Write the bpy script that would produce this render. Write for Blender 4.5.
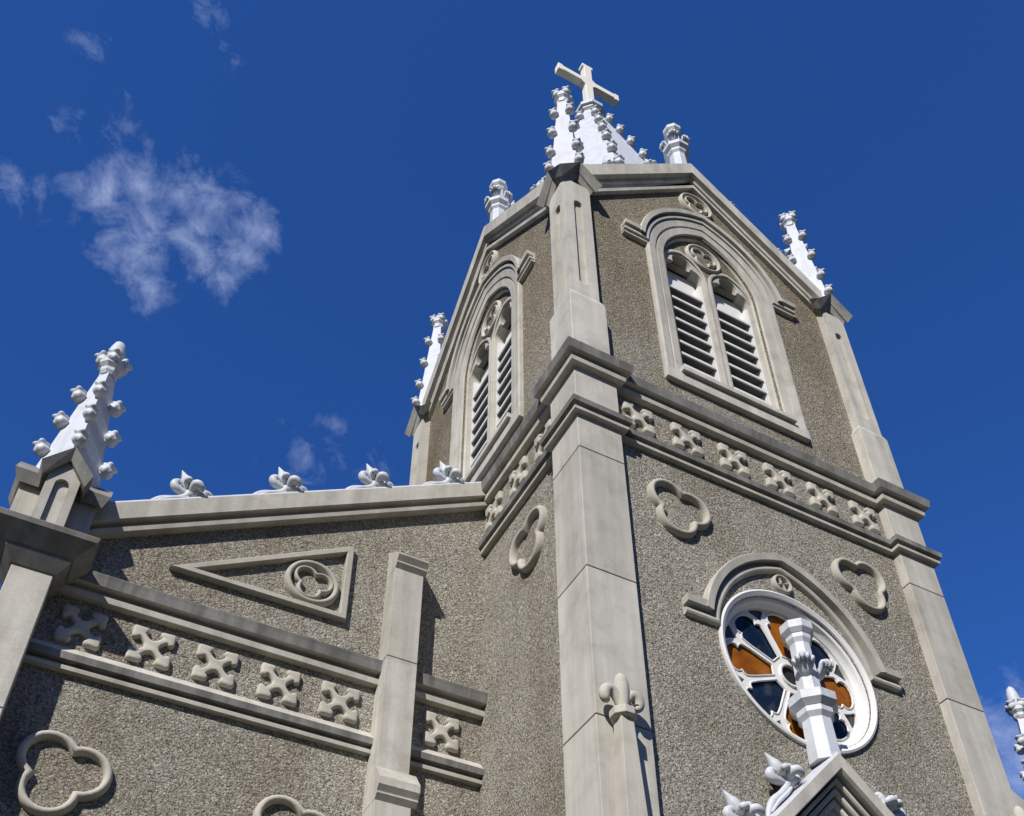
import bpy, bmesh, math, random
from mathutils import Vector, Matrix
from mathutils.geometry import tessellate_polygon
random.seed(4)
for o in list(bpy.data.objects): bpy.data.objects.remove(o)
scene = bpy.context.scene
COL = scene.collection
PI = math.pi

# ------------------------------------------------------------------ camera
cam_d = bpy.data.cameras.new('camera'); cam = bpy.data.objects.new('camera', cam_d); COL.objects.link(cam)
scene.camera = cam
YAW, PITCH, ROLL = 0.48863919, 0.70814422, -0.00358342
fwd = Vector((math.sin(YAW)*math.cos(PITCH), math.cos(YAW)*math.cos(PITCH), math.sin(PITCH)))
r0 = Vector((math.cos(YAW), -math.sin(YAW), 0)); u0 = r0.cross(fwd)
rt = r0*math.cos(ROLL) + u0*math.sin(ROLL); up = -r0*math.sin(ROLL) + u0*math.cos(ROLL)
cam.matrix_world = Matrix(((rt.x, up.x, -fwd.x, 0), (rt.y, up.y, -fwd.y, 0), (rt.z, up.z, -fwd.z, 1.6), (0, 0, 0, 1)))
cam_d.sensor_fit = 'HORIZONTAL'; cam_d.sensor_width = 36
cam_d.lens = 36*1075.33/1024
cam_d.shift_x = (512-516.418)/1024
cam_d.shift_y = (617.796-408)/1024
cam_d.clip_start = 0.1; cam_d.clip_end = 5000

# ------------------------------------------------------------------ world and sun
SUN = Vector((-1.08, -1.0, 1.13)).normalized()
elev = math.asin(SUN.z); rot = math.atan2(SUN.x, SUN.y)
w = bpy.data.worlds.new('World'); scene.world = w; w.use_nodes = True
nt = w.node_tree; N = nt.nodes; L = nt.links
for n in list(N): N.remove(n)
out = N.new('ShaderNodeOutputWorld'); bg = N.new('ShaderNodeBackground')
sky = N.new('ShaderNodeTexSky'); sky.sky_type = 'NISHITA'; sky.sun_disc = False
sky.sun_elevation = elev; sky.sun_rotation = rot
sky.altitude = 0; sky.air_density = 1.12; sky.dust_density = 0.0; sky.ozone_density = 3.5
bg.inputs['Strength'].default_value = 0.05
tint = N.new('ShaderNodeMix'); tint.data_type = 'RGBA'; tint.blend_type = 'MULTIPLY'; tint.inputs['Factor'].default_value = 1
L.new(sky.outputs['Color'], tint.inputs['A']); tint.inputs['B'].default_value = (.50, 1.17, 2.36, 1)
tc = N.new('ShaderNodeTexCoord')
def vmath(op, a=None, b=None):
    n = N.new('ShaderNodeVectorMath'); n.operation = op
    for i, v in enumerate((a, b)):
        if v is None: continue
        if isinstance(v, (tuple, list)): n.inputs[i].default_value = v
        else: L.new(v, n.inputs[i])
    return n
def smath(op, a, b=None, clamp=False):
    n = N.new('ShaderNodeMath'); n.operation = op; n.use_clamp = clamp
    for i, v in enumerate((a, b)):
        if v is None: continue
        if isinstance(v, (int, float)): n.inputs[i].default_value = v
        else: L.new(v, n.inputs[i])
    return n.outputs[0]
dirn = vmath('NORMALIZE', tc.outputs['Generated']).outputs[0]
# an unseen dark band, added to cut fill from the low sky, stands up to about 18 degrees all round; wispy clouds above: (direction, angular radius, amount)
CL = [((-.085,.545,.833),.036,.85),((-.062,.535,.842),.036,.95),((-.045,.55,.834),.034,.9),((-.048,.572,.820),.036,1.0),((-.04,.592,.805),.030,.9),((-.072,.575,.815),.03,.7),
      ((-.012,.525,.851),.034,.85),((.006,.515,.858),.026,.8),((.030,.528,.849),.030,.95),((.022,.552,.833),.032,.95),((.018,.575,.818),.028,.85),((-.015,.548,.836),.036,.95), ((-.005,.565,.825),.03,.8), ((-.03,.53,.847),.03,.9),
      ((-.108,.545,.833),.022,.7),((-.147,.557,.818),.026,.62),((-.10,.497,.862),.024,.62),((-.072,.505,.86),.016,.5),((-.045,.503,.863),.018,.55),
      ((-.048,.405,.913),.026,.75),((-.03,.42,.907),.018,.6),((-.075,.40,.914),.02,.55),((-.13,.453,.882),.020,.6),((-.135,.503,.853),.022,.55),
      ((.128,.657,.743),.034,.62),((.145,.64,.754),.026,.55),((.203,.637,.744),.028,.58),((.74,.47,.49),.075,1.25),((.715,.475,.515),.05,1.0)]
# domain warp so that blob edges break up
wn = N.new('ShaderNodeTexNoise'); wn.inputs['Scale'].default_value = 9; wn.inputs['Detail'].default_value = 6
L.new(dirn, wn.inputs['Vector'])
wv = vmath('SUBTRACT', wn.outputs['Color'], (.5,.5,.5)); ws = vmath('SCALE', wv.outputs[0]); ws.inputs['Scale'].default_value = .035
wd = vmath('ADD', dirn, ws.outputs[0]).outputs[0]
acc = None
for c, rad, amt in CL:
    c = Vector(c).normalized()
    d = vmath('DISTANCE', wd, tuple(c)).outputs['Value']
    m = smath('MULTIPLY', smath('SUBTRACT', 1.0, smath('DIVIDE', d, rad*1.25), True), amt)
    acc = m if acc is None else smath('MAXIMUM', acc, m)
cn = N.new('ShaderNodeTexNoise'); cn.inputs['Scale'].default_value = 30; cn.inputs['Detail'].default_value = 9; cn.inputs['Roughness'].default_value = .66
cn.inputs['Distortion'].default_value = .35
L.new(dirn, cn.inputs['Vector'])
val = smath('SUBTRACT', smath('ADD', acc, smath('MULTIPLY', smath('SUBTRACT', cn.outputs['Fac'], .5), 2.3)), .30)
gate = smath('MULTIPLY', acc, 4.0, True)
mask = smath('MULTIPLY', smath('MULTIPLY', smath('POWER', smath('MULTIPLY', val, 1.0, True), 1.25), gate), .76)
mx = N.new('ShaderNodeMix'); mx.data_type = 'RGBA'
L.new(mask, mx.inputs['Factor']); L.new(tint.outputs['Result'], mx.inputs['A']); mx.inputs['B'].default_value = (7.6, 9.2, 13.8, 1)
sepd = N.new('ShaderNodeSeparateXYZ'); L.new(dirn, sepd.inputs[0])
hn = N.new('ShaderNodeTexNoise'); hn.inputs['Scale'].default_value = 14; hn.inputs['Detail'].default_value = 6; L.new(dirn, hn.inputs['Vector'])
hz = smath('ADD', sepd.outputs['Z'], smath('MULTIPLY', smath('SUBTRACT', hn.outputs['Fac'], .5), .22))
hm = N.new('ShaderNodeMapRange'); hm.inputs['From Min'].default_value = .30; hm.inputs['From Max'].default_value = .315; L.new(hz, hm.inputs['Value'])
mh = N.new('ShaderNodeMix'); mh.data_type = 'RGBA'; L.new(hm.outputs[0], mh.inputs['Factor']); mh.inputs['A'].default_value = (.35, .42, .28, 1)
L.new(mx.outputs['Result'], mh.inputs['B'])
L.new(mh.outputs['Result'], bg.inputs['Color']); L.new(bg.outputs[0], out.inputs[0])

sd = bpy.data.lights.new('sun', 'SUN'); sd.energy = 5.0; sd.angle = math.radians(.53); sd.color = (1, .955, .88)
sun = bpy.data.objects.new('sun', sd); COL.objects.link(sun)
sun.rotation_euler = (-SUN).to_track_quat('-Z', 'Y').to_euler(); sun.location = (-20, -20, 40)
scene.view_settings.view_transform = 'Standard'; scene.view_settings.look = 'None'
scene.view_settings.exposure = 0.18; scene.view_settings.gamma = 1

# ------------------------------------------------------------------ materials
def newmat(name):
    m = bpy.data.materials.new(name); m.use_nodes = True
    nt = m.node_tree
    return m, nt.nodes, nt.links, nt.nodes['Principled BSDF']
def noise(N, L, vec, scale, detail=4, rough=.55, dist=0):
    n = N.new('ShaderNodeTexNoise'); n.inputs['Scale'].default_value = scale; n.inputs['Detail'].default_value = detail
    n.inputs['Roughness'].default_value = rough; n.inputs['Distortion'].default_value = dist
    L.new(vec, n.inputs['Vector']); return n
def ramp(N, L, fac, stops):
    r = N.new('ShaderNodeValToRGB'); cr = r.color_ramp
    while len(cr.elements) < len(stops): cr.elements.new(.5)
    for e, (p, c) in zip(cr.elements, stops):
        e.position = p; e.color = (*c, 1) if len(c) == 3 else c
    L.new(fac, r.inputs['Fac']); return r.outputs['Color']
def mixc(N, L, typ, fac, a, b):
    m = N.new('ShaderNodeMix'); m.data_type = 'RGBA'; m.blend_type = typ
    for k, v in (('Factor', fac), ('A', a), ('B', b)):
        if isinstance(v, (int, float)): m.inputs[k].default_value = v
        elif isinstance(v, tuple): m.inputs[k].default_value = (*v, 1)
        else: L.new(v, m.inputs[k])
    return m.outputs['Result']
def pos_vec(N, L, scale=(1,1,1)):
    g = N.new('ShaderNodeNewGeometry'); mp = N.new('ShaderNodeMapping'); mp.inputs['Scale'].default_value = scale
    L.new(g.outputs['Position'], mp.inputs['Vector']); return mp.outputs['Vector']
def bump(N, L, b, h, strength, dist, prev=None):
    n = N.new('ShaderNodeBump'); n.inputs['Strength'].default_value = strength; n.inputs['Distance'].default_value = dist
    L.new(h, n.inputs['Height'])
    if prev: L.new(prev, n.inputs['Normal'])
    return n.outputs['Normal']

def mat_roughcast():
    m, N, L, b = newmat('roughcast')
    v = pos_vec(N, L)
    vo = N.new('ShaderNodeTexVoronoi'); vo.inputs['Scale'].default_value = 54; vo.inputs['Randomness'].default_value = 1
    n0 = noise(N, L, v, 30, 3); 
    dv = N.new('ShaderNodeMix'); dv.data_type = 'RGBA'; dv.blend_type = 'LINEAR_LIGHT'; dv.inputs['Factor'].default_value = .02
    L.new(v, dv.inputs['A']); L.new(n0.outputs['Color'], dv.inputs['B']); L.new(dv.outputs['Result'], vo.inputs['Vector'])
    sep = N.new('ShaderNodeSeparateColor'); L.new(vo.outputs['Color'], sep.inputs[0])
    peb = ramp(N, L, sep.outputs[0], [(0, (.21,.190,.153)), (.22, (.365,.337,.279)), (.65, (.49,.459,.387)), (1, (.70,.665,.577))])
    fine = noise(N, L, v, 90, 2)
    c = mixc(N, L, 'OVERLAY', .5, peb, fine.outputs['Fac'])
    big = noise(N, L, v, .55, 6, .6)
    st = ramp(N, L, big.outputs['Fac'], [(.33, (.80,.765,.71)), (.52, (1,1,1)), (.72, (1.10,1.08,1.04))])
    c = mixc(N, L, 'MULTIPLY', .9, c, st)
    vs = pos_vec(N, L, (2.2, 2.2, .16))
    streak = noise(N, L, vs, 1.0, 5, .6)
    c = mixc(N, L, 'MULTIPLY', .55, c, ramp(N, L, streak.outputs['Fac'], [(.36, (.76,.735,.69)), (.56, (1,1,1))]))
    # the belfry stage carries a brown weathering film
    g = N.new('ShaderNodeNewGeometry'); sx = N.new('ShaderNodeSeparateXYZ'); L.new(g.outputs['Position'], sx.inputs[0])
    md = noise(N, L, v, 1.3, 4)
    ad = N.new('ShaderNodeMath'); ad.operation = 'MULTIPLY_ADD'; L.new(md.outputs['Fac'], ad.inputs[0]); ad.inputs[1].default_value = 2.4; L.new(sx.outputs['Z'], ad.inputs[2])
    mrz = N.new('ShaderNodeMapRange'); mrz.inputs['From Min'].default_value = 14.3; mrz.inputs['From Max'].default_value = 17.5
    L.new(ad.outputs[0], mrz.inputs['Value'])
    c = mixc(N, L, 'MULTIPLY', mrz.outputs[0], c, (.74,.69,.61))
    L.new(c, b.inputs['Base Color']); b.inputs['Roughness'].default_value = .95; b.inputs['Specular IOR Level'].default_value = .15
    hn = noise(N, L, v, 40, 4, .6)
    b1 = bump(N, L, b, vo.outputs['Distance'], .8, -.03)
    b2 = bump(N, L, b, hn.outputs['Fac'], 1.0, .06, b1)
    L.new(b2, b.inputs['Normal'])
    return m
def mat_stone(name, base, dark, streakf, mott=.5, grain=.35):
    m, N, L, b = newmat(name)
    v = pos_vec(N, L); vs = pos_vec(N, L, (3.5, 3.5, .22))
    a = noise(N, L, vs, 1.2, 6, .62); mo = noise(N, L, v, 2.6, 6, .65); gr = noise(N, L, v, 130, 3, .7)
    c = mixc(N, L, 'MIX', ramp(N, L, a.outputs['Fac'], [(.38, (1,1,1)), (.64, (0,0,0))]), base, dark)
    c = mixc(N, L, 'MIX', 1-streakf, c, base)
    c = mixc(N, L, 'MULTIPLY', mott, c, ramp(N, L, mo.outputs['Fac'], [(.32, (.74,.72,.69)), (.5, (.98,.98,.98)), (.7, (1.1,1.1,1.08))]))
    c = mixc(N, L, 'OVERLAY', grain, c, gr.outputs['Fac'])
    sz = N.new('ShaderNodeSeparateXYZ'); L.new(v, sz.inputs[0])
    q = N.new('ShaderNodeMath'); q.operation = 'MULTIPLY_ADD'; L.new(sz.outputs['Z'], q.inputs[0]); q.inputs[1].default_value = 1/1.935; q.inputs[2].default_value = -1.73/1.935
    fl = N.new('ShaderNodeMath'); fl.operation = 'FLOOR'; L.new(q.outputs[0], fl.inputs[0])
    wn = N.new('ShaderNodeTexWhiteNoise'); wn.noise_dimensions = '1D'; L.new(fl.outputs[0], wn.inputs['W'])
    c = mixc(N, L, 'MULTIPLY', .7, c, ramp(N, L, wn.outputs['Value'], [(0, (.86,.855,.84)), (1, (1.06,1.06,1.05))]))
    L.new(c, b.inputs['Base Color']); b.inputs['Roughness'].default_value = .85; b.inputs['Specular IOR Level'].default_value = .25
    b1 = bump(N, L, b, gr.outputs['Fac'], .35, .006); b2 = bump(N, L, b, mo.outputs['Fac'], .25, .02, b1)
    L.new(b2, b.inputs['Normal']); return m
def mat_paint(name, col, dirt=.35, rough=.5):
    m, N, L, b = newmat(name)
    v = pos_vec(N, L); mo = noise(N, L, v, 5, 5, .6); fi = noise(N, L, v, 40, 3, .6)
    vs = pos_vec(N, L, (7, 7, .6)); st = noise(N, L, vs, 1.2, 5, .65)
    c = mixc(N, L, 'MULTIPLY', dirt, col, ramp(N, L, mo.outputs['Fac'], [(.3, (.72,.72,.70)), (.55, (1,1,1))]))
    c = mixc(N, L, 'MULTIPLY', dirt*.8, c, ramp(N, L, st.outputs['Fac'], [(.3, (.62,.61,.58)), (.5, (1,1,1))]))
    L.new(c, b.inputs['Base Color']); b.inputs['Roughness'].default_value = rough; b.inputs['Specular IOR Level'].default_value = .3
    L.new(bump(N, L, b, fi.outputs['Fac'], .25, .008), b.inputs['Normal']); return m
def mat_glass(name, col, rough=.12):
    m, N, L, b = newmat(name)
    v = pos_vec(N, L, (1,1,1)); n = noise(N, L, v, 5, 3, .5); n2 = noise(N, L, v, 14, 2)
    c = mixc(N, L, 'MULTIPLY', .7, col, ramp(N, L, n.outputs['Fac'], [(.3, (.55,.5,.45)), (.65, (1.25,1.2,1.1))]))
    L.new(c, b.inputs['Base Color']); b.inputs['Roughness'].default_value = rough; b.inputs['Specular IOR Level'].default_value = .14
    L.new(bump(N, L, b, n2.outputs['Fac'], .12, .02), b.inputs['Normal']); return m
M_ROUGH = mat_roughcast()
M_STONE = mat_stone('dressed_stone', (.515,.492,.44), (.35,.333,.295), .72, .7, .5)
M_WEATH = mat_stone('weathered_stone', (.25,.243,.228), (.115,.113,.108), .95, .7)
M_ORN = mat_stone('cast_ornament', (.47,.445,.385), (.36,.34,.29), .5, .6)
M_CAPST = mat_stone('cap_stone', (.27,.265,.25), (.15,.145,.135), .8, .6)
M_WHITE = mat_paint('white_paint', (.53,.555,.60), .45)
M_WHITE2 = mat_paint('old_white_paint', (.52,.545,.58), .55)
M_CROSS = mat_paint('worn_cream_paint', (.80,.77,.69), .18)
M_FRAME = mat_paint('window_white', (.68,.675,.66), .2)
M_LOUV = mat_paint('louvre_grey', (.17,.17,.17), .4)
M_AMBER = mat_glass('amber_glass', (.25,.078,.003))
M_BLUE = mat_glass('blue_glass', (.006,.016,.042))
M_CLEAR = mat_glass('grey_glass', (.05,.06,.065))
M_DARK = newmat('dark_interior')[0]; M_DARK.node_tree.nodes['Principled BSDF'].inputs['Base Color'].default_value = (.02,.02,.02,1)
M_JOINT = newmat('joint_mortar')[0]; M_JOINT.node_tree.nodes['Principled BSDF'].inputs['Base Color'].default_value = (.035,.032,.03,1)
M_ROOF = mat_stone('roof_cement', (.25,.24,.22), (.14,.135,.125), .8, .6)
def mat_ground():
    m, N, L, b = newmat('paving'); v = pos_vec(N, L); n = noise(N, L, v, 3, 6, .6)
    L.new(ramp(N, L, n.outputs['Fac'], [(.3, (.028,.032,.022)), (.7, (.05,.055,.036))]), b.inputs['Base Color']); b.inputs['Roughness'].default_value = .9
    return m
M_GROUND = mat_ground()

# ------------------------------------------------------------------ dimensions (metres)
X0, Y0, W, D, PR = 4.57, 7.0, 5.81, 6.0, .133
YA = Y0 + 2.78                      # plane of the aisle front
XC = X0 + W/2
BS = .07                            # belfry wall set back behind the lower wall
def FRONT(u, n, z): return (X0+u, Y0+PR-n, z)
def LEFT(u, n, z): return (X0+PR-n, Y0+u, z)
def BACK(u, n, z): return (X0+W-u, Y0+D-PR+n, z)
def RIGHT(u, n, z): return (X0+W-PR+n, Y0+D-u, z)
def AISLE(u, n, z): return (X0+u, YA-n, z)
def AISLE_R(u, n, z): return (X0+W-.36-u, YA-n, z)
FACES = [(FRONT, W), (LEFT, D), (BACK, W), (RIGHT, D)]

# ------------------------------------------------------------------ object helpers
ORIG = {}
def empty(name, loc):
    o = bpy.data.objects.new(name, None); COL.objects.link(o); o.location = loc; o.empty_display_size = .5
    ORIG[o.name] = Vector(loc); return o
class MB:
    def __init__(s): s.v = []; s.f = []; s.mi = []; s.cur = 0
    def face(s, idx): s.f.append(idx); s.mi.append(s.cur)
    def add(s, pts): i = len(s.v); s.v.extend(Vector(p) for p in pts); return list(range(i, i+len(pts)))
    def box(s, mp, u0, u1, n0, n1, z0, z1):
        a = s.add([mp(u, n, z) for z in (z0, z1) for n in (n0, n1) for u in (u0, u1)])
        for q in ((0,1,3,2), (4,5,7,6), (0,1,5,4), (2,3,7,6), (0,2,6,4), (1,3,7,5)): s.face([a[i] for i in q])
    def prism(s, poly, h0, h1, mp):
        """poly in (u,z), extruded n h0..h1 through mp(u,n,z)"""
        k = len(poly); a = s.add([mp(u, h0, z) for u, z in poly]); b = s.add([mp(u, h1, z) for u, z in poly])
        s.face(a); s.face(b)
        for i in range(k): j = (i+1) % k; s.face([a[i], a[j], b[j], b[i]])
    def plate(s, outer, holes, h0, h1, mp):
        loops = [outer] + holes
        flat = [p for l in loops for p in l]
        tris = tessellate_polygon([[Vector((p[0], p[1], 0)) for p in l] for l in loops])
        a = s.add([mp(u, h0, z) for u, z in flat]); b = s.add([mp(u, h1, z) for u, z in flat])
        for t in tris: s.face([a[i] for i in t]); s.face([b[i] for i in t])
        o = 0
        for l in loops:
            k = len(l)
            for i in range(k): j = (i+1) % k; s.face([a[o+i], a[o+j], b[o+j], b[o+i]])
            o += k
    def sweep(s, path, prof, mp, closed=False, caps=True, mats=None):
        """path 2-D, prof (d to the left of the path, h); mp(p0, p1, h)"""
        P = [Vector(p) for p in path]; k = len(P); rings = []
        for i in range(k):
            t1 = (P[i]-P[i-1]).normalized() if (closed or i > 0) else None
            t2 = (P[(i+1) % k]-P[i]).normalized() if (closed or i < k-1) else None
            t1 = t1 or t2; t2 = t2 or t1
            n1 = Vector((-t1.y, t1.x)); n2 = Vector((-t2.y, t2.x))
            m = (n1+n2)/max(.15, 1+n1.dot(n2))
            rings.append(s.add([mp(P[i].x+m.x*d, P[i].y+m.y*d, h) for d, h in prof]))
        q = len(prof); base = s.cur
        for i in range(k if closed else k-1):
            a, b = rings[i], rings[(i+1) % k]
            for j in range(q-1):
                if mats: s.cur = mats[j]
                s.face([a[j], a[j+1], b[j+1], b[j]])
        s.cur = base
        if caps and not closed: s.face(rings[0][:]); s.face(rings[-1][:])
    def tube(s, pts, rad, seg=10, lobes=None, close_end=True, flat=1.0, upv=None, sub=1):
        P = [Vector(p) for p in pts]; rings = []
        if sub > 1:
            Q, R2 = [], []
            for i in range(len(P)-1):
                a0, a1, a2, a3 = P[max(i-1, 0)], P[i], P[i+1], P[min(i+2, len(P)-1)]
                q0, q1, q2, q3 = rad[max(i-1, 0)], rad[i], rad[i+1], rad[min(i+2, len(P)-1)]
                for k in range(sub):
                    t = k/sub; cr = lambda w0, w1, w2, w3: .5*((2*w1)+(w2-w0)*t+(2*w0-5*w1+4*w2-w3)*t*t+(3*w1-w0-3*w2+w3)*t*t*t)
                    Q.append(cr(a0, a1, a2, a3)); R2.append(max(.004, cr(q0, q1, q2, q3)))
            P, rad = Q+[P[-1]], R2+[rad[-1]]
        for i, p in enumerate(P):
            t = (P[min(i+1, len(P)-1)]-P[max(i-1, 0)]).normalized()
            ref = Vector(upv) if upv else (Vector((0,1,0)) if abs(t.y) < .9 else Vector((1,0,0)))
            a = t.cross(ref).normalized(); b = t.cross(a)
            ring = []
            for j in range(seg):
                th = 2*PI*j/seg; r = rad[i]
                if lobes and lobes[i]: r *= 1+lobes[i]*math.cos(4*th)
                ring.append(p + a*math.cos(th)*r*flat + b*math.sin(th)*r)
            rings.append(s.add(ring))
        for x, y in zip(rings, rings[1:]):
            for j in range(seg): s.face([x[j], x[(j+1) % seg], y[(j+1) % seg], y[j]])
        s.face(rings[0][::-1])
        if close_end: s.face(rings[-1])
    def lathe(s, c, prof, seg=8, ph=0.0, sx=1, sy=1):
        rings = [s.add([(c[0]+sx*r*math.cos(2*PI*(j+ph)/seg), c[1]+sy*r*math.sin(2*PI*(j+ph)/seg), c[2]+z) for j in range(seg)]) for r, z in prof]
        for x, y in zip(rings, rings[1:]):
            for j in range(seg): s.face([x[j], x[(j+1) % seg], y[(j+1) % seg], y[j]])
        s.face(rings[0]); s.face(rings[-1])
    def ball(s, c, r, sc=(1,1,1), seg=10, ring=6):
        prof = [(max(.02, math.sin(PI*i/ring))*r, -math.cos(PI*i/ring)*r) for i in range(ring+1)]
        rs = [s.add([(c[0]+sc[0]*q*math.cos(2*PI*j/seg), c[1]+sc[1]*q*math.sin(2*PI*j/seg), c[2]+sc[2]*z) for j in range(seg)]) for q, z in prof]
        for x, y in zip(rs, rs[1:]):
            for j in range(seg): s.face([x[j], x[(j+1) % seg], y[(j+1) % seg], y[j]])
        s.face(rs[0]); s.face(rs[-1])
    def mesh(s, name, mats, shift=Vector((0,0,0)), smooth=None):
        bm = bmesh.new()
        vs = [bm.verts.new(v-shift) for v in s.v]
        for f, mi in zip(s.f, s.mi):
            if len(set(f)) < 3: continue
            try: fc = bm.faces.new([vs[i] for i in f]); fc.material_index = mi
            except ValueError: pass
        bmesh.ops.recalc_face_normals(bm, faces=bm.faces)
        me = bpy.data.meshes.new(name); bm.to_mesh(me); bm.free()
        for m in mats: me.materials.append(m)
        if smooth is not None:
            for p in me.polygons: p.use_smooth = True
            me.set_sharp_from_angle(angle=math.radians(smooth))
        return me
    def build(s, name, mat, parent=None, smooth=None, bevel=0, label=None):
        mats = mat if isinstance(mat, list) else [mat]
        lo = [min(v[i] for v in s.v) for i in range(3)]; hi = [max(v[i] for v in s.v) for i in range(3)]
        org = Vector(((lo[0]+hi[0])/2, (lo[1]+hi[1])/2, lo[2]))
        o = bpy.data.objects.new(name, s.mesh(name, mats, org, smooth)); COL.objects.link(o)
        place(o, org, parent)
        if bevel:
            md = o.modifiers.new('edge', 'BEVEL'); md.width = bevel; md.segments = 2; md.limit_method = 'ANGLE'; md.angle_limit = math.radians(35)
        if label: o['label'] = label
        return o
def place(o, org, parent):
    org = Vector(org); ORIG[o.name] = org
    if parent:
        o.parent = parent; o.location = org-ORIG[parent.name]
    else: o.location = org
def put(me, name, org, parent, rz=0, scale=1.0, rot=None):
    o = bpy.data.objects.new(name, me); COL.objects.link(o); place(o, org, parent)
    o.rotation_euler = rot if rot else (0, 0, rz)
    o.scale = (scale,)*3 if isinstance(scale, (int, float)) else scale
    return o
def XYZ(x, y, h): return (x, y, h)
def on(mp): return lambda u, z, h: mp(u, h, z)      # sweeps in a face plane
def off(mp, dn): return lambda u, n, z: mp(u, n+dn, z)

# 2-D curves
def arc_pts(c, r, a0, a1, k): return [(c[0]+r*math.cos(a0+(a1-a0)*i/k), c[1]+r*math.sin(a0+(a1-a0)*i/k)) for i in range(k+1)]
def pointed(uc, zs, half, c, k=12, z_from=None):
    """left spring -> apex -> right spring; circles of radius half+c centred at uc+-c"""
    R = half+c; ap = math.acos(c/R)            # apex angle from the far centre
    a_start = math.asin((z_from-zs)/R) if z_from else 0
    lft = [(uc+c-R*math.cos(a), zs+R*math.sin(a)) for a in [a_start+(ap-a_start)*i/k for i in range(k+1)]]
    return lft + [(2*uc-u, z) for u, z in lft[::-1][1:]]
def trefoil(c, d, r, a0, k=14):
    """outline of three overlapping circles (centres at distance d), first lobe at angle a0"""
    pts = []
    h = d*math.sin(PI/3); half = PI/3
    x = d*math.cos(PI/3)+math.sqrt(r*r-h*h)         # notch distance
    for L3 in range(3):
        a = a0+L3*2*PI/3; lc = (c[0]+d*math.cos(a), c[1]+d*math.sin(a))
        n0 = (c[0]+x*math.cos(a-half), c[1]+x*math.sin(a-half))
        b0 = math.atan2(n0[1]-lc[1], n0[0]-lc[0]) - a
        b0 = -abs((b0+PI) % (2*PI) - PI)
        for i in range(k): b = a+b0+(-2*b0)*i/k; pts.append((lc[0]+r*math.cos(b), lc[1]+r*math.sin(b)))
    return pts
def circle(c, r, k=48): return [(c[0]+r*math.cos(2*PI*i/k), c[1]+r*math.sin(2*PI*i/k)) for i in range(k)]
def roll(w, h, k=7, sink=.02):
    """half-round moulding profile centred on the path"""
    return [(w/2*1.0, -sink)] + [(w/2*math.cos(PI*i/k), h*math.sin(PI*i/k)**.8 if 0 < i < k else 0) for i in range(k+1)] + [(-w/2, -sink)]

# ------------------------------------------------------------------ repeated carved pieces (shared meshes)
def crocket_mesh():
    """knob with a lobed leaf crown, rooted at the origin and leaning out along +x"""
    m = MB(); seg = 40
    tilt = math.radians(20); ax = Vector((math.sin(tilt), 0, math.cos(tilt))); ex = Vector((math.cos(tilt), 0, -math.sin(tilt))); ey = Vector((0, 1, 0))
    c0 = Vector((.19, 0, -.30))
    prof = [(.03,-.14,0), (.19,-.12,0), (.33,-.02,0), (.405,.12,0), (.405,.25,.0), (.35,.37,.02), (.315,.44,.04), (.335,.50,.08), (.375,.57,.11), (.39,.64,.13), (.36,.69,.14), (.28,.66,.12), (.18,.56,.06), (.02,.52,0)]
    rings = []
    for r, h, lo in prof:
        ring = []
        for j in range(seg):
            th = 2*PI*j/seg; q = math.cos(4*th)
            fl = .055*math.cos(8*th) if .0 < h < .3 else 0
            rr = r*(1+lo*q+fl); hh = h+.22*lo*q
            ring.append(c0+ax*hh+ex*math.cos(th)*rr+ey*math.sin(th)*rr)
        rings.append(m.add(ring))
    for x, y in zip(rings, rings[1:]):
        for j in range(seg): m.face([x[j], x[(j+1) % seg], y[(j+1) % seg], y[j]])
    m.face(rings[0]); m.face(rings[-1])
    m.tube([(-.12,0,-.34), (.06,0,-.34), (.24,0,-.26)], [.12, .16, .22], 12, upv=(0,1,0))
    return m.mesh('crocket', [M_WHITE], smooth=60)
CROCK = crocket_mesh()
def curled_leaf_mesh():
    """ridged leaf that grows out of a post, rises and rolls over at the tip (+x outwards)"""
    m = MB()
    for yo, sc, tw in ((0, 1, 0), (.16, .9, .22), (-.16, .9, -.22), (.30, .72, .42), (-.30, .72, -.42)):
        base = [(-.10,-.42), (.10,-.36), (.30,-.18), (.44,.06), (.52,.30), (.66,.44), (.82,.36), (.84,.18), (.74,.12)]
        pts = [(x*sc+(.02 if yo else 0), yo*(.45+.75*min(1, max(0, (z+.42)/.8)))+tw*.25*max(0, x), z*sc-(1-sc)*.2) for x, z in base]
        m.tube(pts, [r*sc for r in (.09,.12,.14,.15,.155,.15,.13,.10,.05)], 12, upv=(0,1,0), sub=3)
    m.ball((.34, 0, .02), .20, (1, 1.2, 1.2), 12, 8)
    return m.mesh('curled_leaf', [M_WHITE], smooth=70)
CURL = curled_leaf_mesh()
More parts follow.
